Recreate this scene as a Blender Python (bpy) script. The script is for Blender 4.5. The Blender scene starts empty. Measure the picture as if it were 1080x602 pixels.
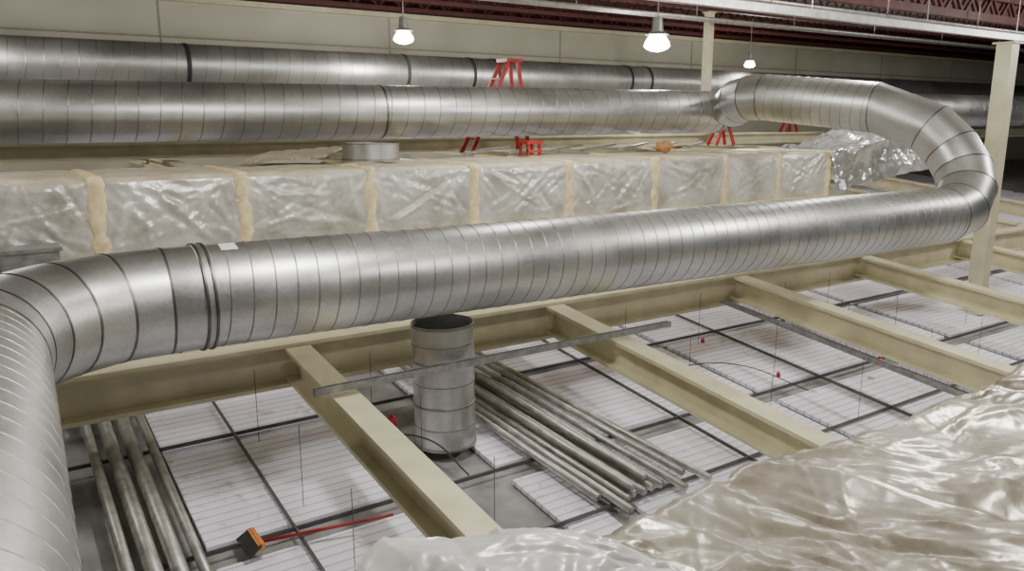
import bpy, bmesh, math, random
import numpy as np
from mathutils import Vector, Matrix, noise
random.seed(4)
C=bpy.context.scene.collection
S=.1116
def zb(Y,z0=-2.5): return z0+S*(Y-8.4)

# ---------- node helpers ----------
def new_mat(name):
    m=bpy.data.materials.new(name); m.use_nodes=True
    nt=m.node_tree; b=nt.nodes['Principled BSDF']
    return m,nt,b
def nd(nt,t,**kw):
    n=nt.nodes.new(t)
    for k,v in kw.items(): setattr(n,k,v)
    return n
def ramp(nt,src,stops):
    r=nt.nodes.new('ShaderNodeValToRGB')
    e=r.color_ramp.elements
    while len(e)<len(stops): e.new(.5)
    for i,(p,c) in enumerate(stops):
        e[i].position=p; e[i].color=(c,c,c,1) if not isinstance(c,tuple) else (*c,1)
    nt.links.new(src,r.inputs[0]); return r
def coords(nt,scale=(1,1,1),kind='Object',rot=(0,0,0)):
    tc=nt.nodes.new('ShaderNodeTexCoord'); mp=nt.nodes.new('ShaderNodeMapping')
    mp.inputs['Scale'].default_value=scale; mp.inputs['Rotation'].default_value=rot
    nt.links.new(tc.outputs[kind],mp.inputs[0]); return mp.outputs[0]
def simple(name,col,rough=.5,metal=0,var=.15,nscale=6,bump=0.0):
    m,nt,b=new_mat(name)
    n=nd(nt,'ShaderNodeTexNoise'); n.inputs['Scale'].default_value=nscale; n.inputs['Detail'].default_value=6
    nt.links.new(coords(nt),n.inputs['Vector'])
    lo=tuple(c*(1-var) for c in col); hi=tuple(min(1,c*(1+var)) for c in col)
    r=ramp(nt,n.outputs['Fac'],[(.3,lo),(.7,hi)])
    nt.links.new(r.outputs[0],b.inputs['Base Color'])
    b.inputs['Roughness'].default_value=rough; b.inputs['Metallic'].default_value=metal
    if bump:
        bp=nd(nt,'ShaderNodeBump'); bp.inputs['Strength'].default_value=bump; bp.inputs['Distance'].default_value=.02
        nt.links.new(n.outputs['Fac'],bp.inputs['Height']); nt.links.new(bp.outputs[0],b.inputs['Normal'])
    return m
def galv(name,base=.55,rough=.33):
    m,nt,b=new_mat(name)
    co=coords(nt)
    v=nd(nt,'ShaderNodeTexVoronoi'); v.inputs['Scale'].default_value=45; nt.links.new(co,v.inputs['Vector'])
    n=nd(nt,'ShaderNodeTexNoise'); n.inputs['Scale'].default_value=1.4; n.inputs['Detail'].default_value=6; nt.links.new(co,n.inputs['Vector'])
    mix=nd(nt,'ShaderNodeMix',data_type='FLOAT'); mix.inputs[0].default_value=.85
    sx=nd(nt,'ShaderNodeSeparateColor'); nt.links.new(v.outputs['Color'],sx.inputs[0])
    nt.links.new(sx.outputs[0],mix.inputs[2]); nt.links.new(n.outputs['Fac'],mix.inputs[3])
    r=ramp(nt,mix.outputs[0],[(.3,(base*.78,base*.79,base*.77)),(.7,(base*1.12,base*1.13,base*1.09))])
    nt.links.new(r.outputs[0],b.inputs['Base Color'])
    r2=ramp(nt,mix.outputs[0],[(.25,rough*.85),(.75,rough*1.2)])
    nt.links.new(r2.outputs[0],b.inputs['Roughness'])
    b.inputs['Metallic'].default_value=.96
    n2=nd(nt,'ShaderNodeTexNoise'); n2.inputs['Scale'].default_value=2.2; n2.inputs['Detail'].default_value=2; nt.links.new(co,n2.inputs['Vector'])
    bp=nd(nt,'ShaderNodeBump'); bp.inputs['Strength'].default_value=.3; bp.inputs['Distance'].default_value=.014
    nt.links.new(n2.outputs['Fac'],bp.inputs['Height']); nt.links.new(bp.outputs[0],b.inputs['Normal'])
    return m
M_DUCT=galv('galvanized_steel',.53,.37)
M_DUCT2=galv('galvanized_steel_dull',.46,.42)
M_SEAM=simple('duct_seam_metal',(.30,.30,.29),.45,1,.2,10)
M_GORE=simple('duct_gore_seam',(.15,.15,.145),.4,1,.2,10)
M_BAND=simple('dark_joint_band',(.03,.03,.03),.6,.3)
M_CREAM=simple('cream_painted_steel',(.62,.575,.38),.5,0,.12,3)
M_CREAM2=simple('cream_painted_steel_pale',(.55,.515,.35),.5,0,.12,3)
M_RED=simple('dark_red_primer',(.075,.015,.012),.6,0,.3,4)
M_LRED=simple('ladder_red',(.36,.02,.017),.4,0,.15,4)
M_STRUT=simple('strut_zinc',(.30,.30,.29),.5,.7,.25,12)
M_PIPE=simple('conduit_zinc',(.44,.43,.40),.45,.75,.25,8)
M_RAIL=simple('grid_rail_metal',(.12,.12,.12),.5,.4)
M_DARK=simple('black_cable',(.03,.03,.03),.6)
M_TAPE=simple('yellow_fiberglass_edge',(.78,.65,.37),.75,0,.22,9,.5)
M_WOOD=simple('board',(.36,.31,.23),.7,0,.25,5)
M_ORANGE=simple('orange_plastic',(.62,.24,.06),.5)
M_TAN=simple('tan_cloth_bag',(.42,.22,.09),.7)
M_GREY=simple('grey_insulation_and_shadow',(.27,.265,.26),.8,0,.3,3,.4)  # insulation strips and channel shadow painted as one grey, seen between panels
def wall_mat():
    m,nt,b=new_mat('wall_panel_paint')
    n=nd(nt,'ShaderNodeTexNoise'); n.inputs['Scale'].default_value=.6; n.inputs['Detail'].default_value=8
    nt.links.new(coords(nt),n.inputs['Vector'])
    r=ramp(nt,n.outputs['Fac'],[(.3,(.36,.345,.265)),(.7,(.46,.445,.355))])
    nt.links.new(r.outputs[0],b.inputs['Base Color']); b.inputs['Roughness'].default_value=.7
    return m
M_WALL=wall_mat()
def panel_mat():
    m,nt,b=new_mat('white_ribbed_ceiling_panel')
    co=coords(nt)
    w=nd(nt,'ShaderNodeTexWave',wave_type='BANDS',bands_direction='Y'); w.inputs['Scale'].default_value=2.6; w.inputs['Distortion'].default_value=.1
    nt.links.new(co,w.inputs['Vector'])
    n=nd(nt,'ShaderNodeTexNoise'); n.inputs['Scale'].default_value=2.6; n.inputs['Detail'].default_value=10; n.inputs['Roughness'].default_value=.75
    nt.links.new(co,n.inputs['Vector'])
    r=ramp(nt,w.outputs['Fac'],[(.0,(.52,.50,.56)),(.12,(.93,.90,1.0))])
    r2=ramp(nt,n.outputs['Fac'],[(.34,(.45,.43,.40)),(.43,(1,1,1))])
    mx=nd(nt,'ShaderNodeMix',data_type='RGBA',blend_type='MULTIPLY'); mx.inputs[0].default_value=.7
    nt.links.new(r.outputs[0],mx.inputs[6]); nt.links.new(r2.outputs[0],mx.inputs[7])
    nt.links.new(mx.outputs[2],b.inputs['Base Color']); b.inputs['Roughness'].default_value=.45
    bp=nd(nt,'ShaderNodeBump'); bp.inputs['Strength'].default_value=.3; bp.inputs['Distance'].default_value=.02
    nt.links.new(w.outputs['Fac'],bp.inputs['Height']); nt.links.new(bp.outputs[0],b.inputs['Normal'])
    return m
M_PANEL=panel_mat()
def wrap_mat(name,c0,c1,c2,scale,bstr,rough=.28,spec=.8,metal=.35):
    m,nt,b=new_mat(name)
    co=coords(nt)
    n0=nd(nt,'ShaderNodeTexNoise'); n0.inputs['Scale'].default_value=scale*.7; n0.inputs['Detail'].default_value=3; nt.links.new(co,n0.inputs['Vector'])
    ad=nd(nt,'ShaderNodeVectorMath',operation='MULTIPLY_ADD'); nt.links.new(n0.outputs['Color'],ad.inputs[0]); ad.inputs[1].default_value=(.5,.5,.5); nt.links.new(co,ad.inputs[2])
    v=nd(nt,'ShaderNodeTexVoronoi',feature='F1'); v.inputs['Scale'].default_value=scale*1.6; nt.links.new(ad.outputs[0],v.inputs['Vector'])
    v2=nd(nt,'ShaderNodeTexVoronoi',feature='F1'); v2.inputs['Scale'].default_value=scale*4.3; nt.links.new(ad.outputs[0],v2.inputs['Vector'])
    n2=nd(nt,'ShaderNodeTexNoise'); n2.inputs['Scale'].default_value=scale*.8; n2.inputs['Detail'].default_value=9; n2.inputs['Roughness'].default_value=.62
    nt.links.new(co,n2.inputs['Vector'])
    r=ramp(nt,n2.outputs['Fac'],[(.34,c0),(.5,c1),(.66,c2)])
    nt.links.new(r.outputs[0],b.inputs['Base Color'])
    b.inputs['Roughness'].default_value=rough; b.inputs['Specular IOR Level'].default_value=spec
    b.inputs['Metallic'].default_value=metal
    mu=nd(nt,'ShaderNodeMath',operation='MULTIPLY_ADD'); nt.links.new(v2.outputs['Distance'],mu.inputs[0]); mu.inputs[1].default_value=.38; nt.links.new(v.outputs['Distance'],mu.inputs[2])
    bp=nd(nt,'ShaderNodeBump'); bp.inputs['Strength'].default_value=bstr; bp.inputs['Distance'].default_value=.06
    nt.links.new(mu.outputs[0],bp.inputs['Height']); nt.links.new(bp.outputs[0],b.inputs['Normal'])
    return m
M_WRAP=wrap_mat('foil_insulation_wrap',(.42,.40,.34),(.61,.595,.53),(.78,.77,.73),2.6,.17,.32,.9,.18)
M_WRAPT=wrap_mat('insulation_wrap_top',(.42,.37,.25),(.56,.50,.36),(.68,.63,.50),3.0,.2,.45,.5,0)
M_WRAPN=wrap_mat('plastic_sheeting',(.19,.16,.115),(.36,.32,.25),(.52,.485,.42),2.2,.14,.30,.9,.35)

# ---------- mesh helpers ----------
def obj(name,me,mat=None,parent=None,smooth=False):
    o=bpy.data.objects.new(name,me); C.objects.link(o)
    if mat: me.materials.append(mat)
    if parent: o.parent=parent
    if smooth:
        for p in me.polygons: p.use_smooth=True
    return o
def empty(name,loc=(0,0,0)):
    o=bpy.data.objects.new(name,None); C.objects.link(o); o.empty_display_size=.1; return o
def mesh(name,v,f,mat=None,parent=None,smooth=False):
    me=bpy.data.meshes.new(name); me.from_pydata([tuple(float(c) for c in q) for q in v],[],f); me.update(); return obj(name,me,mat,parent,smooth)
class Geo:
    def __init__(s): s.v=[];s.f=[]
    def add(s,v,f):
        o=len(s.v); s.v+= [tuple(x) for x in v]; s.f+=[tuple(i+o for i in q) for q in f]
    def box(s,a,b):
        x0,y0,z0=a;x1,y1,z1=b
        s.add([(x0,y0,z0),(x1,y0,z0),(x1,y1,z0),(x0,y1,z0),(x0,y0,z1),(x1,y0,z1),(x1,y1,z1),(x0,y1,z1)],
              [(0,3,2,1),(4,5,6,7),(0,1,5,4),(1,2,6,5),(2,3,7,6),(3,0,4,7)])
    def prism(s,p0,p1,prof,up=(0,0,1)):
        p0=Vector(p0);p1=Vector(p1);d=(p1-p0).normalized();u=Vector(up)
        sd=d.cross(u).normalized();u2=sd.cross(d)
        n=len(prof);v=[]
        for p in (p0,p1):
            for a,b in prof: v.append(p+sd*a+u2*b)
        f=[(i,(i+1)%n,n+(i+1)%n,n+i) for i in range(n)]
        f.append(tuple(range(n-1,-1,-1)));f.append(tuple(range(n,2*n)))
        s.add(v,f)
    def cyl(s,p0,p1,r,n=12,r1=None):
        if r1 is None:r1=r
        p0=Vector(p0);p1=Vector(p1);d=(p1-p0).normalized()
        a=d.orthogonal().normalized();b=d.cross(a)
        v=[]
        for p,rr in((p0,r),(p1,r1)):
            for i in range(n):
                t=2*math.pi*i/n; v.append(p+(a*math.cos(t)+b*math.sin(t))*rr)
        f=[(i,(i+1)%n,n+(i+1)%n,n+i) for i in range(n)]
        f.append(tuple(range(n-1,-1,-1)));f.append(tuple(range(n,2*n)))
        s.add(v,f)
    def make(s,name,mat,parent=None,smooth=False,recalc=True):
        o=mesh(name,s.v,s.f,mat,parent,smooth)
        if recalc:
            bm=bmesh.new();bm.from_mesh(o.data);bmesh.ops.recalc_face_normals(bm,faces=bm.faces);bm.to_mesh(o.data);bm.free()
        return o
def ibeam(w,h,t=.03):
    return [(-w/2,0),(-w/2,-t),(-t/3,-t),(-t/3,-h+t),(-w/2,-h+t),(-w/2,-h),(w/2,-h),(w/2,-h+t),(t/3,-h+t),(t/3,-t),(w/2,-t),(w/2,0)]

def frame(d,ref=Vector((0,0,1))):
    a=d.cross(ref)
    if a.length<1e-4:a=d.cross(Vector((0,1,0)))
    a.normalize();return a,a.cross(d).normalized()
def ring_at(p,d,R,n=64,ref=Vector((0,0,1))):
    a,b=frame(d,ref);return [p+(a*math.cos(2*math.pi*i/n)+b*math.sin(2*math.pi*i/n))*R for i in range(n)]
def loft(g,r0,r1):
    n=len(r0);g.add(r0+r1,[(i,(i+1)%n,n+(i+1)%n,n+i) for i in range(n)])
def rib(g,p,d,R,w,h,n=64):
    d=d.normalized()
    rs=[ring_at(p-d*w,d,R-.004,n),ring_at(p-d*w*.8,d,R+h,n),ring_at(p+d*w*.8,d,R+h,n),ring_at(p+d*w,d,R-.004,n)]
    for a,b in zip(rs,rs[1:]): loft(g,a,b)
def helix(g,p0,p1,R,pitch,w,h,n=48,phase=0):
    p0=Vector(p0);p1=Vector(p1);D=p1-p0;L=D.length;d=D.normalized();a,b=frame(d)
    turns=L/pitch;N=int(turns*n);vs=[]
    prof=[(-w,-.003),(-w*.5,h),(w*.5,h),(w,-.003)]
    for i in range(N+1):
        t=2*math.pi*i/n+phase;s=L*i/N;e=a*math.cos(t)+b*math.sin(t)
        for q,r in prof: vs.append(p0+d*(min(L,max(0,s+q)))+e*(R+r))
    fs=[]
    for i in range(N):
        for k in range(3):
            o=i*4+k;fs.append((o,o+1,o+5,o+4))
    g.add(vs,fs)
def straight(g,p0,p1,R,n=64,seg=.4):
    p0=Vector(p0);p1=Vector(p1);d=(p1-p0).normalized();L=(p1-p0).length;k=max(1,int(L/seg))
    v=[];f=[]
    for j in range(k+1): v+=ring_at(p0.lerp(p1,j/k),d,R,n)
    for j in range(k):
        for i in range(n): f.append((j*n+i,j*n+(i+1)%n,(j+1)*n+(i+1)%n,(j+1)*n+i))
    g.add(v,f)
def bez(a,b,c,d,t): return a*(1-t)**3+b*3*t*(1-t)**2+c*3*t*t*(1-t)+d*t**3
def elbow(g,gs,pts,R,d0,d1,w=.012,h=.005):
    pts=[Vector(p) for p in pts];N=len(pts)
    ds=[Vector(d0).normalized()]+[((pts[i+1]-pts[i]).normalized()+(pts[i]-pts[i-1]).normalized()).normalized() for i in range(1,N-1)]+[Vector(d1).normalized()]
    a,b=frame(ds[0]);rings=[]
    for i in range(N):
        a=(a-ds[i]*a.dot(ds[i])).normalized();b=a.cross(ds[i]).normalized()
        rings.append([pts[i]+(a*math.cos(2*math.pi*k/64)+b*math.sin(2*math.pi*k/64))*R for k in range(64)])
    for r0,r1 in zip(rings,rings[1:]): loft(g,r0,r1)
    for p,d in zip(pts,ds): rib(gs,p,d,R,w,h)

# ---------- main duct ----------
R=.455
duct=empty('spiral_duct_run')
g=Geo();gs=Geo();hx=Geo();fl=Geo()
A=Vector((1.47,7.12,-1.53));B=Vector((12.95,6.68,-1.55))
straight(g,A,B,R);helix(hx,A,B,R,.19,.009,.004)
er=1.40
c=Vector((1.20,7.13-er,-1.53))
pts=[c+Vector((-math.sin(t),math.cos(t),0))*er for t in [math.radians(90*k/5) for k in range(6)]]
straight(g,A,(1.20,7.13,-1.53),R)
elbow(g,gs,pts,R,(-1,0,0),(0,-1,0))
E=pts[-1];F=Vector((E.x-.32,-2.2,-1.53))
straight(g,E,F,R);helix(hx,E,F,R,.19,.006,.0025)
rib(fl,Vector((1.50,7.12,-1.53)),Vector((1,0,0)),R,.06,.006)
rib(gs,Vector((1.46,7.12,-1.53)),Vector((1,0,0)),R,.012,.02)
rib(gs,Vector((1.53,7.12,-1.53)),Vector((1,0,0)),R,.012,.02)
b0=B;b1=Vector((14.5,6.62,-1.52));b2=Vector((14.3,7.3,.05));b3=Vector((13.9,8.6,.20))
pts=[bez(b0,b1,b2,b3,t) for t in [0,.13,.30,.44,.58,.73,1]]
elbow(g,gs,pts,R,(1,-.03,0),(-.22,1,.1))
G1=Vector((13.42,10.75,.42))
straight(g,b3,G1,R);helix(hx,b3,G1,R,.19,.009,.004)
pts=[G1,Vector((13.36,11.08,.42)),Vector((13.42,11.42,.36)),Vector((13.60,11.72,.25))]
elbow(g,gs,pts,R,(-.22,1,.05),(.6,.7,-.35))
g.make('duct_wall',M_DUCT,duct,True,False)
gs.make('gore_seams',M_GORE,duct,True,False);hx.make('spiral_lock_seam',M_SEAM,duct,True,False);fl.make('joint_sleeve',M_DUCT2,duct,True,False)
lg=Geo()
for k in range(6):
    t0=math.radians(66+k*3);t1=math.radians(66+(k+1)*3)
    a0=(7.12-math.cos(t0)*.463,-1.53+math.sin(t0)*.463);a1=(7.12-math.cos(t1)*.463,-1.53+math.sin(t1)*.463)
    lg.add([(1.66,*a0),(1.80,*a0),(1.80,*a1),(1.66,*a1)],[(0,1,2,3)])
lg.make('paper_label',simple('label_paper',(.72,.71,.66),.6),duct,True,False)

md=empty('spiral_duct_run')
g=Geo();gs=Geo();hx=Geo()
A=Vector((-4.5,13.75,.08));B=Vector((13.7,12.25,.14))
straight(g,A,B,.45);helix(hx,A,B,.45,.3,.012,.004)
for X in (5.9,13.62):
    t=(X-A.x)/(B.x-A.x);rib(gs,A.lerp(B,t),B-A,.45,.02,.006)
g.make('duct_wall',M_DUCT,md,True,False);gs.make('joint_bands',M_GORE,md,True,False);hx.make('spiral_lock_seam',M_SEAM,md,True,False)
bd=empty('spiral_duct_run')
g=Geo();gs=Geo();hx=Geo()
A=Vector((-8,18.4,1.12));B=Vector((44,18.6,1.1))
straight(g,A,B,.45,48);helix(hx,A,B,.45,.3,.012,.004,32)
for X in (3.95,9.1,11.0,11.75,16.5,17.3,25):
    t=(X-A.x)/(B.x-A.x);rib(gs,A.lerp(B,t),B-A,.45,.05,.012)
g.make('duct_wall',M_DUCT2,bd,True,False);gs.make('joint_bands',M_BAND,bd,True,False);hx.make('spiral_lock_seam',M_SEAM,bd,True,False)
rd=empty('spiral_duct_run')
g=Geo();hx=Geo();A=Vector((20,13.5,.25));B=Vector((50,13.2,.25))
straight(g,A,B,.5,48);helix(hx,A,B,.5,.3,.012,.004,32)
g.make('duct_wall',M_DUCT,rd,True,False);hx.make('spiral_lock_seam',M_SEAM,rd,True,False)

# ---------- drop tube ----------
tb=empty('sheet_metal_drop_tube')
g=Geo();gs=Geo()
T0=Vector((4.10,7.45,-3.62));T1=Vector((4.08,7.45,-2.20))
straight(g,T0,T1,.345);
for z in (.02,.5,1.0,1.40):
    p=T0.lerp(T1,z/1.42);rib(gs,p,T1-T0,.345,.014,.008)
for z in (.25,.75,1.2):
    p=T0.lerp(T1,z/1.42);rib(gs,p,T1-T0,.345,.006,.004)
g.make('tube_wall',M_DUCT,tb,True,False);gs.make('tube_beads',M_SEAM,tb,True,False)

# ---------- ceiling below ----------
y0,y1=-3,21;x0,x1=-8,60
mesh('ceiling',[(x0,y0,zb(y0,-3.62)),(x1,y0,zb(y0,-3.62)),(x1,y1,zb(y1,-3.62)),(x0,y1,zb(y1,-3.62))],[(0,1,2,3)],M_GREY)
g=Geo()
def panel(xa,xb,ya,yb,th=.05):
    za,zc=zb(ya,-3.55),zb(yb,-3.55)
    g.add([(xa,ya,za-th),(xb,ya,za-th),(xb,yb,zc-th),(xa,yb,zc-th),(xa,ya,za),(xb,ya,za),(xb,yb,zc),(xa,yb,zc)],
      [(0,3,2,1),(4,5,6,7),(0,1,5,4),(1,2,6,5),(2,3,7,6),(3,0,4,7)])
cols=[(-7,-.8),(1.3,3.75),(4.35,4.85),(5.2,7.75),(8.2,8.62),(8.75,11.4),(11.7,13.7),(13.9,16.4),(16.6,18.9),(19.1,21.2),(21.4,23.7),(23.9,26.8),(27,30.8),(31,34)]
rows=[(-2.6,1.2),(1.3,4.4),(4.5,6.45),(6.80,8.6),(8.7,11),(11.2,14.7),(14.9,17.8),(17.95,20.8)]
for xa,xb in cols:
    for ya,yb in rows: panel(xa,xb,ya+random.uniform(-.03,.03),yb)
g.make('ceiling_panels',M_PANEL)

# ---------- beams ----------
def beam(name,p0,p1,w=.26,h=.42,mat=M_CREAM):
    g=Geo();g.prism(p0,p1,ibeam(w,h,.045));return g.make(name,mat)
for X in (-.8,2.75,6.35,10.1,13.55,17.1,20.6,24.2,27.8):
    beam('cream_steel_beam',(X,-1.5,zb(-1.5)),(X,8.38,zb(8.38)),.28,.38)
beam('cream_steel_girder',(-6,8.62,-2.46),(40,8.25,-2.46),.3,.5)
for X in (6.35,13.55,17.1,20.6,24.2):
    beam('cream_steel_beam',(X,8.8,zb(8.8)),(X,20.5,zb(20.5)),.3,.4)
beam('cream_steel_girder',(-7,14.6,-.38),(40,14.6,-.38),.25,.28,M_CREAM2)
beam('cream_steel_girder',(-7,16.6,-.5),(40,16.6,-.5),.25,.28,M_CREAM2)
for X in (-1,2.75,6.35,10.1,13.55,17.1):
    beam('cream_steel_beam',(X,12.0,-.72),(X,20.5,-.66),.22,.2,M_CREAM2)
def post(X,Y,z0,z1,w=.3):
    g=Geo();g.prism((X,Y,z0),(X,Y,z1),[(-w/2,-w/2),(w/2,-w/2),(w/2,w/2),(-w/2,w/2)],up=(0,1,0))
    g.box((X-w*.8,Y-w*.8,z0),(X+w*.8,Y+w*.8,z0+.03));g.box((X-w*.7,Y-w*.7,z1-.03),(X+w*.7,Y+w*.7,z1))
    return g.make('cream_steel_column',M_CREAM2)
post(15.75,7.3,zb(7.3,-3.55),1.35,.27)
post(17.4,16.0,-2.4,2.9,.2)

# ---------- struts, conduits, cables ----------
def cprof(w): t=w*.12;return [(-w/2,-w/2),(w/2,-w/2),(w/2,w/2),(w*.25,w/2),(w*.25,w/2-t),(w/2-t,w/2-t),(w/2-t,-w/2+t),(-w/2+t,-w/2+t),(-w/2+t,w/2-t),(-w*.25,w/2-t),(-w*.25,w/2),(-w/2,w/2)]
def strut(p0,p1,w=.08):
    g=Geo();g.prism(p0,p1,cprof(w));return g.make('strut_channel',M_STRUT)
strut((2.42,6.98,-2.56),(7.1,6.95,-2.56),.07)
strut((9.4,8.1,zb(8.1,-2.75)),(9.35,4.3,zb(4.3,-2.75)),.06)
g=Geo()
for i,(xa,xb) in enumerate([(4.62,4.95),(4.75,5.06),(4.86,5.18),(4.99,5.3),(5.1,5.43),(5.24,5.56),(5.4,5.75),(4.8,5.12),(5.04,5.37),(5.55,5.95),(5.66,6.12),(4.5,4.80)]):
    lift=.1 if i in(7,8) else 0
    ya=9.7-random.uniform(0,.5);yb=5.6-random.uniform(0,.35)
    g.cyl((xa,ya,zb(ya,-3.42)+lift),(xb,yb,zb(yb,-3.42)+lift),.043,12)
g.make('conduit_bundle',M_PIPE,None,True)
g=Geo()
for xa,r in [(.66,.05),(.84,.07),(1.02,.07),(1.2,.045)]:
    g.cyl((xa,10.4,zb(10.4,-3.4)),(xa-.03,5.2,zb(5.2,-3.4)),r,12)
g.make('conduit_bundle',M_PIPE,None,True)
def cable(pts,r=.012,name='cable',mat=M_DARK):
    cu=bpy.data.curves.new(name,'CURVE');cu.dimensions='3D';cu.bevel_depth=r;cu.bevel_resolution=2
    sp=cu.splines.new('BEZIER');sp.bezier_points.add(len(pts)-1)
    for q,p in zip(sp.bezier_points,pts): q.co=p;q.handle_left_type=q.handle_right_type='AUTO'
    o=bpy.data.objects.new(name,cu);cu.materials.append(mat);C.objects.link(o);return o
g=Geo()
for Y in (4.45,5.5,6.62,8.65,9.7,11.1):
    z=zb(Y,-3.50)
    g.prism((-1,Y,z),(20,Y,z),[(-.012,-.02),(.012,-.02),(.012,.02),(-.012,.02)])
for X in (2.05,7.0,9.9,12.7):
    g.prism((X,2,zb(2,-3.50)),(X,12,zb(12,-3.50)),[(-.01,-.02),(.01,-.02),(.01,.02),(-.01,.02)])
g.make('ceiling_hanger_rails',M_RAIL)
g=Geo();gr=Geo()
for X in (2.2,3.5,7.4,9.0,10.9,12.2,14.4):
    for Y in (5.5,6.8,8.1):
        Y2=Y+random.uniform(-.1,.1);g.cyl((X,Y2,zb(Y2,-3.42)),(X,Y2,zb(Y2,-2.6)),.004,6)
        if X in (7.4,9.0,10.9,12.2) and Y!=5.5:
            z=zb(Y2,-3.4);gr.cyl((X+.1,Y2,z),(X+.1,Y2,z+.07),.035,10,.02)
g.make('threaded_hanger_rods',M_RAIL)
cable([(3.2,7.9,zb(7.9,-3.45)),(3.75,7.2,zb(7.2,-3.3)),(3.9,6.6,zb(6.6,-3.45))],.009,'flexible_cable')
cable([(7.9,7.8,zb(7.8,-3.45)),(8.9,7.3,zb(7.3,-3.40)),(9.2,6.3,zb(6.3,-3.45))],.008,'flexible_cable')
for X,Y in ((7.55,7.35),(7.75,6.95),(10.7,6.2),(3.55,7.7)):
    z=zb(Y,-3.3);gr.cyl((X,Y,z),(X,Y,z+.09),.06,12,.04);gr.cyl((X,Y,z+.09),(X,Y,z+.12),.02,8)
gr.make('red_pipe_caps',simple('pipe_cap_red',(.55,.02,.05),.4),None,True)
br=empty('push_broom')
g=Geo();g.cyl((1.70,6.50,-3.66),(2.85,6.22,-3.62),.016,10);g.make('handle',M_LRED,br,True)
g=Geo();g.box((1.64,6.38,-3.68),(1.70,6.72,-3.62));g.make('head',M_ORANGE,br)
g=Geo()
for i in range(11):
    y=6.39+i*.032;g.cyl((1.67,y,-3.63),(1.55,y,-3.71),.018,6,.026)
g.make('bristles',M_DARK,br)

# ---------- wrapped far rectangular duct ----------
rng=np.random.default_rng(7)
def creases(U,V,n,u0,u1,v0,v1,amp,wid,L,ang=None,soft=False):
    H=np.zeros_like(U)
    for _ in range(n):
        cu=rng.uniform(u0,u1);cv=rng.uniform(v0,v1)
        a=rng.uniform(0,math.pi) if ang is None else ang(cu,cv)+rng.normal(0,.25)
        w=wid*rng.uniform(.5,1.6);l=L*rng.uniform(.5,1.6)
        dx=U-cu;dy=V-cv
        al=dx*math.cos(a)+dy*math.sin(a);pe=-dx*math.sin(a)+dy*math.cos(a)
        pe=pe+ (.15 if not soft else .5)*np.sin(al*3+cu*7)*w
        s=1 if rng.random()<.6 else -1
        q=np.clip(1-np.abs(pe)/w,0,None)
        if soft: q=q*q*(3-2*q)
        H+=s*amp*rng.uniform(.4,1)*q*np.clip(1-(al/l)**2,0,None)
    return H
bands=[-4.2,-2.4,-.65,1.07,2.70,4.40,6.05,7.82,9.71,11.5,13.0,14.6]
def wrapped(name,xs,Y0,Y1,zt,zbm,parent,mat,amp=.024,dx=.03):
    for bi in range(len(xs)-1):
        xa,xb=xs[bi],xs[bi+1];W=Y1-Y0;H=zt-zbm;L=xb-xa
        n=max(8,int(L/dx));k1=int(H/dx);k2=int(W/.06)
        s=np.concatenate([np.linspace(0,H,k1+1),H+np.linspace(0,W,k2+1)[1:]])
        x=np.linspace(0,L,n+1);X,Sg=np.meshgrid(x,s,indexing='ij')
        def ang(cu,cv):
            cx=0 if cu<L/2 else L; cy=0 if cv<H/2 else H
            return math.atan2(cv-cy,cu-cx)
        D=creases(X,Sg,75,0,L,0,H,amp,.035,.45,ang)+creases(X,Sg,30,0,L,H,H+W,amp*.8,.08,.4)+creases(X,Sg,35,0,L,0,H,amp*.5,.03,.2)
        u=X/L
        bul=np.clip(np.sin(np.pi*u),0,1)**.35
        edge=np.where(Sg<=H,np.clip(np.sin(np.pi*np.clip(Sg/H,0,1)),0,1)**.4,1)
        D=(D+.055)*bul*np.clip(edge,.12,1)
        front=Sg<=H
        Yv=np.where(front,Y0-D,Y0+(Sg-H));Zv=np.where(front,zbm+Sg,zt+D*.6)
        vs=np.stack([X+xa,Yv,Zv],-1).reshape(-1,3);m=len(s);fs=[]
        for i in range(n):
            for j in range(m-1): fs.append((i*m+j,(i+1)*m+j,(i+1)*m+j+1,i*m+j+1))
        o=mesh('%s_%d'%(name,bi+1),vs,fs,mat,parent,True)
        o.data.materials.append(M_WRAPT)
        for k,p in enumerate(o.data.polygons):
            if k%(m-1)>=k1-1: p.material_index=1
def soft_band(g,X,Y0,Y1,zt,zbm,w=.10):
    path=[(Y0,zbm+(zt-zbm)*i/14,-1,0) for i in range(15)]+[(Y0+.02+(Y1-Y0-.02)*i/12,zt,0,1) for i in range(13)]
    v=[];f=[];K=7
    for k,(y,z,ny,nz) in enumerate(path):
        ww=w*(1+.8*noise.noise(Vector((X,k*.6,1))));o=.03*noise.noise(Vector((X*2,k*.5,4)))
        for q in range(K):
            a=math.pi*q/(K-1);r=.035*math.sin(a)
            v.append((X+o-ww*math.cos(a),y+ny*r,z+nz*r))
    for k in range(len(path)-1):
        for q in range(K-1): f.append((k*K+q,k*K+q+1,(k+1)*K+q+1,(k+1)*K+q))
    g.add(v,f)
wd=empty('wrapped_rectangular_duct')
wrapped('wrap_panel',bands,10.0,11.7,-.68,-1.55,wd,M_WRAP)
g=Geo()
for X in bands: soft_band(g,X,9.99,11.7,-.675,-1.56)
g.make('fiberglass_joint_edges',M_TAPE,wd,True,False)
g=Geo();g.box((-4.2,9.93,-1.66),(14.6,11.7,-1.55));g.make('fiberglass_bottom_edge',M_TAPE,wd)
wl=empty('wrapped_rectangular_duct')
wrapped('wrap_panel',[-4.0,-1.5,.2,1.05,2.0,3.6],10.15,11.6,-1.72,-2.35,wl,M_WRAP)
g=Geo()
for X in (.2,1.05,2.0): soft_band(g,X,10.14,11.6,-1.715,-2.36,.05)
g.make('fiberglass_joint_edges',M_TAPE,wl,True,False)
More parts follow.
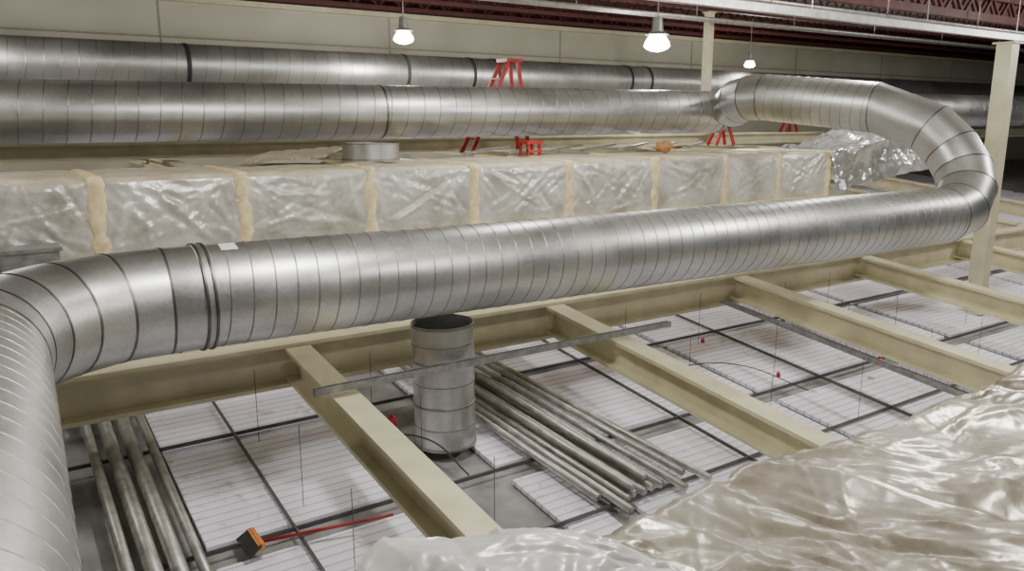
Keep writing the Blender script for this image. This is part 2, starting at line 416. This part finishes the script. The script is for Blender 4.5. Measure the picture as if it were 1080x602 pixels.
g=Geo();g.box((.05,9.5,-2.25),(.62,9.88,-1.35));g.box((.02,9.48,-1.37),(.65,9.9,-1.33));g.box((.08,9.48,-2.2),(.59,9.5,-1.4));g.make('grey_junction_box',M_STRUT)
wr=empty('wrapped_duct_transition')
N=110;K1=30;K2=20
x=np.linspace(0,4.6,N+1);s=np.concatenate([np.linspace(0,.95,K1+1),.95+np.linspace(0,1.6,K2+1)[1:]])
X,Sg=np.meshgrid(x,s,indexing='ij')
D=creases(X,Sg,120,0,4.6,0,2.5,.09,.22,.7)+creases(X,Sg,120,0,4.6,0,2.5,.035,.10,.4)
ss=np.clip(X/4.6*1.25,0,1);zt=-.68+.55*ss;zl=-1.55+.45*ss
front=Sg<=.95
Yv=np.where(front,10.0-D,10.0+Sg-.95);Zv=np.where(front,zl+(zt-zl)*np.clip(Sg/.95,0,1),zt+D)
vs=np.stack([X+14.75,Yv,Zv],-1).reshape(-1,3);m=len(s);fs=[]
for i in range(N):
    for j in range(m-1): fs.append((i*m+j,(i+1)*m+j,(i+1)*m+j+1,i*m+j+1))
M_FOIL=wrap_mat('shiny_foil_wrap',(.42,.42,.41),(.6,.6,.58),(.8,.8,.78),3,.25,.25,.8,.6)
mesh('foil_wrap',vs,fs,M_FOIL,wr,True)

# ---------- foreground wrapped duct ----------
fw=empty('plastic_covered_duct')
NX=420;NJ=170;X0=1.75;LX=9.0
xs=np.linspace(0,1,NX+1)**1.25*LX;t=np.linspace(0,1,NJ+1)
Xg,T=np.meshgrid(xs,t,indexing='ij')
top=T<.78
sp=np.where(top,3.1*T/.78,3.1+1.0*(T-.78)/.22)
drape=lambda cu,cv: -.55+.5*math.sin(cu*1.3+cv)      # folds mostly run diagonally across the duct
H=creases(Xg,sp,40,0,LX,0,3.3,.07,.45,2.0,drape,True)+creases(Xg,sp,90,0,LX,0,3.6,.04,.16,1.2,drape,True)+creases(Xg,sp,260,0,LX,0,3.9,.020,.05,.8,drape)+creases(Xg,sp,450,0,LX,0,4.2,.010,.03,.4)+creases(Xg,sp,1000,0,LX,0,4.2,.005,.018,.22)
en=np.array([.10*noise.noise(Vector((q*.8,0,9)))+.04*noise.noise(Vector((q*4,0,2))) for q in xs])[:,None]
edge=2.72+en
Yg=np.where(top,edge-3.1+3.1*T/.78,edge+.04+H*.6)
kk=(T-.78)/.22
Zg=np.where(top,-2.00+H*.9,-2.00-kk*1.0+H*.2)
vs=np.stack([Xg+X0,Yg,Zg],-1).reshape(-1,3);m=NJ+1;fs=[]
for i in range(NX):
    for j in range(NJ): fs.append((i*m+j,(i+1)*m+j,(i+1)*m+j+1,i*m+j+1))
mesh('plastic_sheet',vs,fs,M_WRAPN,fw,True)
g=Geo();g.box((1.85,-.25,-2.95),(10.5,2.4,-2.3));g.make('duct_body',M_DUCT2,fw)
NX=100
u=np.linspace(0,1,NX+1);U,V=np.meshgrid(u,u,indexing='ij')
Xf=1.02+U*1.18+.10*V*(1-U)+.02*np.sin(V*9);Yf=.8+V*(2.08+.5*U-1.0*U*U)+.03*np.sin(U*11)*V
Hf=creases(U*1.2,V*2,40,0,1.2,0,2,.035,.2,.8,None,True)+creases(U*1.2,V*2,150,0,1.2,0,2,.013,.03,.4)
Zf=-1.80+Hf*.9-.40*np.clip(.15-U,0,1)-.35*np.clip(V-.9,0,1)-.3*np.clip(U-.9,0,1)
vs=np.stack([Xf,Yf,Zf],-1).reshape(-1,3);m=NX+1;fs=[]
for i in range(NX):
    for j in range(NX): fs.append((i*m+j,(i+1)*m+j,(i+1)*m+j+1,i*m+j+1))
M_FILM=wrap_mat('pale_plastic_film',(.60,.59,.56),(.70,.69,.66),(.80,.79,.77),2.0,.10,.28,.8,0)
mesh('loose_film_flap',vs,fs,M_FILM,fw,True)

# ---------- ladder ----------
def ladder(X,Y,z0,H,a=-.95,b=.37,w=.4,tt=.30):
    L=empty('red_step_ladder');g=Geo()
    rail=[(-.04,-.02),(.04,-.02),(.04,.02),(-.04,.02)]
    for sy in (-1,1):
        g.prism((X+a,Y+sy*w/2,z0),(X-.1,Y+sy*tt/2,z0+H),rail,up=(0,1,0))
        g.prism((X+b,Y+sy*w/2,z0),(X+.12,Y+sy*tt/2,z0+H),rail,up=(0,1,0))
    n=int(H/.3)
    for k in range(1,n):
        t=k*.3/H;xx=X+a+(-.1-a)*t;hw=w/2+(tt/2-w/2)*t
        g.box((xx-.05,Y-hw,z0+t*H-.015),(xx+.05,Y+hw,z0+t*H+.015))
        if k%2==0:
            xx=X+b+(.12-b)*t;g.box((xx-.02,Y-hw,z0+t*H-.012),(xx+.02,Y+hw,z0+t*H+.012))
    g.make('rails_and_steps',M_LRED,L)
    g=Geo();g.box((X-.18,Y-.2,z0+H-.02),(X+.2,Y+.2,z0+H+.05));g.make('top_cap',M_LRED,L)
ladder(9.35,14.0,-.70,1.85,-1.05)
ladder(15.9,14.0,-.66,.5,-.35,.3,.3,.2);ladder(20.7,15.6,-.66,.55,-.4,.3,.3,.2)
st=empty('red_step_stool')
g=Geo();g.box((7.72,11.0,-.42),(8.05,11.3,-.37))
for a in (7.74,7.98):
    for b in (11.02,11.24): g.box((a,b,-.62),(a+.04,b+.04,-.42))
g.box((7.74,11.0,-.56),(8.03,11.05,-.52));g.make('stool_frame',M_LRED,st)
co=empty('round_duct_collar');g=Geo();gs=Geo()
straight(g,(4.9,11.05,-.60),(4.9,11.05,-.36),.42,64,.1);rib(gs,Vector((4.9,11.05,-.36)),Vector((0,0,1)),.42,.012,.012);rib(gs,Vector((4.9,11.05,-.585)),Vector((0,0,1)),.42,.012,.012)
g.make('collar_wall',M_DUCT,co,True,False);gs.make('collar_beads',M_SEAM,co,True,False)
g=Geo()
for i in range(5):
    x=3.1+i*.25;g.prism((x,11.1,-.58+i*.01),(x+.75,12.2,-.50+i*.012),[(-.09,-.015),(.09,-.015),(.09,.015),(-.09,.015)])
g.make('scrap_board_pile',M_WOOD)
g=Geo()
for i in range(7):
    x=7.0+i*.9;g.prism((x,11.9,-.60),(x+1.6,12.9,-.53),[(-.05,-.02),(.05,-.02),(.05,.02),(-.05,.02)])
g.make('scrap_strut_pile',M_PIPE)
bm=bmesh.new();bmesh.ops.create_icosphere(bm,subdivisions=3,radius=.16)
for v in bm.verts:
    q=1+.45*noise.noise(v.co*12);v.co*=q;v.co.z*=.65;v.co+=Vector((10.9,11.0,-.52))
me=bpy.data.meshes.new('bag');bm.to_mesh(me);obj('cloth_tool_bag',me,M_TAN,None,True)

# ---------- walls / roof ----------
g=Geo();g.box((-10,21,-3.5),(62,21.3,2.85));g.make('wall_back',M_WALL)
g=Geo()
for X in range(-8,62,6): g.box((X-.02,20.985,-3.5),(X+.02,21,2.85))
g.box((-10,20.95,1.9),(62,21,1.94))
g.make('trim_1',simple('wall_joint',(.25,.24,.19),.7))
g=Geo();g.box((-10,20.8,2.74),(62,21,2.86));g.make('trim_2',M_CREAM2)
g=Geo();g.box((60,-5,-3.8),(60.3,21,3.6));g.make('wall_right',M_WALL)
g=Geo();g.box((-10.3,-5,-4.8),(-10,21.3,3.6));g.make('wall_left',M_WALL)
v=[];f=[];ys=[];y=-5
while y<21.6:
    ys+= [(y,3.5),(y+.10,3.42),(y+.22,3.42),(y+.30,3.5)];y+=.4
for (yy,zz) in ys: v+=[(-10,yy,zz),(60,yy,zz)]
for i in range(len(ys)-1): f.append((2*i,2*i+1,2*i+3,2*i+2))
mesh('roof_deck',v,f,simple('roof_deck_metal',(.26,.25,.23),.5,.3,.2,1))
def joist(Y,zbot,ztop,th=.05):
    g=Geo()
    for z in (zbot,ztop): g.box((-9.5,Y-.06,z-th),(59.5,Y+.06,z+th))
    x=-9.4
    while x<59:
        g.prism((x,Y,zbot),(x+.35,Y,ztop),[(-.025,-.025),(.025,-.025),(.025,.025),(-.025,.025)],up=(0,1,0))
        g.prism((x+.35,Y,ztop),(x+.7,Y,zbot),[(-.025,-.025),(.025,-.025),(.025,.025),(-.025,.025)],up=(0,1,0));x+=.7
    return g.make('open_web_roof_joist',M_RED)
for Y in (20.6,19,17.4,15.8,14.2): joist(Y,2.95,3.35)
g=Geo();g.box((-10,20.95,2.86),(60,21.0,3.45));g.make('trim_3',M_RED)
g=Geo();g.prism((-9,7.3,1.44),(59,7.3,1.44),[(-.06,-.05),(.06,-.05),(.06,.05),(-.06,.05)])
for X in range(-8,58,3): g.cyl((X,7.3,1.4),(X,7.3,3.45),.008,6)
g.make('overhead_support_channel',M_PIPE)
joist(8.2,1.92,2.32,.07)
g=Geo();g.box((-9.5,8.28,1.92),(59.5,8.30,2.32));g.make('red_fascia_panel',M_RED)
v=[];f=[];ys=[];y=7.6
while y<9.2:
    ys+=[(y,2.52),(y+.07,2.47),(y+.15,2.47),(y+.20,2.52)];y+=.26
for (yy,zz) in ys: v+=[(-9,yy,zz),(59,yy,zz)]
for i in range(len(ys)-1): f.append((2*i,2*i+1,2*i+3,2*i+2))
mesh('overhead_corrugated_deck_strip',v,f,simple('walkway_zinc',(.55,.54,.50),.5,.2,.2,2))
g=Geo()
for k,zz in ((0,1.62),(1,1.70),(2,1.70)): g.cyl((-9,7.9+k*.14,zz),(59,7.9+k*.14,zz),.026,10)
for X in range(-8,58,3): g.cyl((X,8.0,1.6),(X,8.0,2.46),.008,6)
g.make('overhead_conduit_rack',M_PIPE,None,True)
g=Geo()
for k in range(3): g.cyl((-9,15.0+k*.15,2.55),(59,15.0+k*.15,2.55),.045,10)
for X in range(-8,58,4): g.cyl((X,15.15,2.5),(X,15.15,3.45),.012,6)
g.make('overhead_conduit_rack',M_PIPE,None,True)

# ---------- lamps ----------
M_GLOW,nt,b=new_mat('lamp_glass')
b.inputs['Base Color'].default_value=(1,.98,.93,1);b.inputs['Emission Color'].default_value=(1,.96,.88,1);b.inputs['Emission Strength'].default_value=16
n=nd(nt,'ShaderNodeTexNoise');n.inputs['Scale'].default_value=3;nt.links.new(n.outputs['Fac'],b.inputs['Roughness'])
M_HOUS=simple('lamp_housing',(.35,.35,.34),.4,.6)
def lamp(X,Y,z,P,sc=1.0):
    L=empty('high_bay_lamp')
    g=Geo();g.cyl((X,Y,z+.5*sc),(X,Y,3.42),.015,8);g.cyl((X,Y,z+.22*sc),(X,Y,z+.5*sc),.12*sc,16,.09*sc);g.cyl((X,Y,z+.16*sc),(X,Y,z+.22*sc),.24*sc,24,.14*sc);g.make('housing_and_stem',M_HOUS,L,False)
    pr=[(.12,.2),(.18,.12),(.24,.02),(.26,-.05),(.22,-.10),(.12,-.14),(0.01,-.16)];n=24;v=[];f=[]
    for r,h in pr:
        for i in range(n): v.append((X+sc*r*math.cos(2*math.pi*i/n),Y+sc*r*math.sin(2*math.pi*i/n),z+h*sc))
    for j in range(len(pr)-1):
        for i in range(n): f.append((j*n+i,j*n+(i+1)%n,(j+1)*n+(i+1)%n,(j+1)*n+i))
    mesh('refractor',v,f,M_GLOW,L,True)
    l=bpy.data.lights.new('lamp','POINT');l.energy=P;l.color=(1,.97,.92);l.shadow_soft_size=.3
    o=bpy.data.objects.new('lamp_bulb',l);o.location=(X,Y,z-.5);C.objects.link(o);o.parent=L
for (X,Y,z,P,sc) in [(8.3,16.7,1.78,260,.9),(13.7,14.2,1.74,290,1.2),(21.6,18,1.75,340,.7),(0,16.5,1.75,230,1),
    (3.0,5.0,2.2,540,1),(11.0,4.0,2.2,640,1),(19,5,2.2,480,1),(7.5,9.4,2.9,360,1),(-1.5,10.0,2.4,180,1),(16,10,2.9,360,1),(28,9,2.9,800,1),(6,1,2.3,340,1)]:  # rightmost lamp is out of view, added to lighten the dark back-right wall
    lamp(X,Y,z,P,sc)

w=bpy.data.worlds.new('world');bpy.context.scene.world=w;w.use_nodes=True
w.node_tree.nodes['Background'].inputs[0].default_value=(.85,.9,1,1);w.node_tree.nodes['Background'].inputs[1].default_value=.12
cam=bpy.data.cameras.new('camera');co=bpy.data.objects.new('camera',cam);C.objects.link(co)
cam.sensor_width=36;cam.lens=36*830/1080;cam.clip_end=200
p=math.atan(176/830);co.rotation_euler=(math.pi/2-p,0,math.radians(56.05-90));co.location=(0,0,0)
bpy.context.scene.camera=co
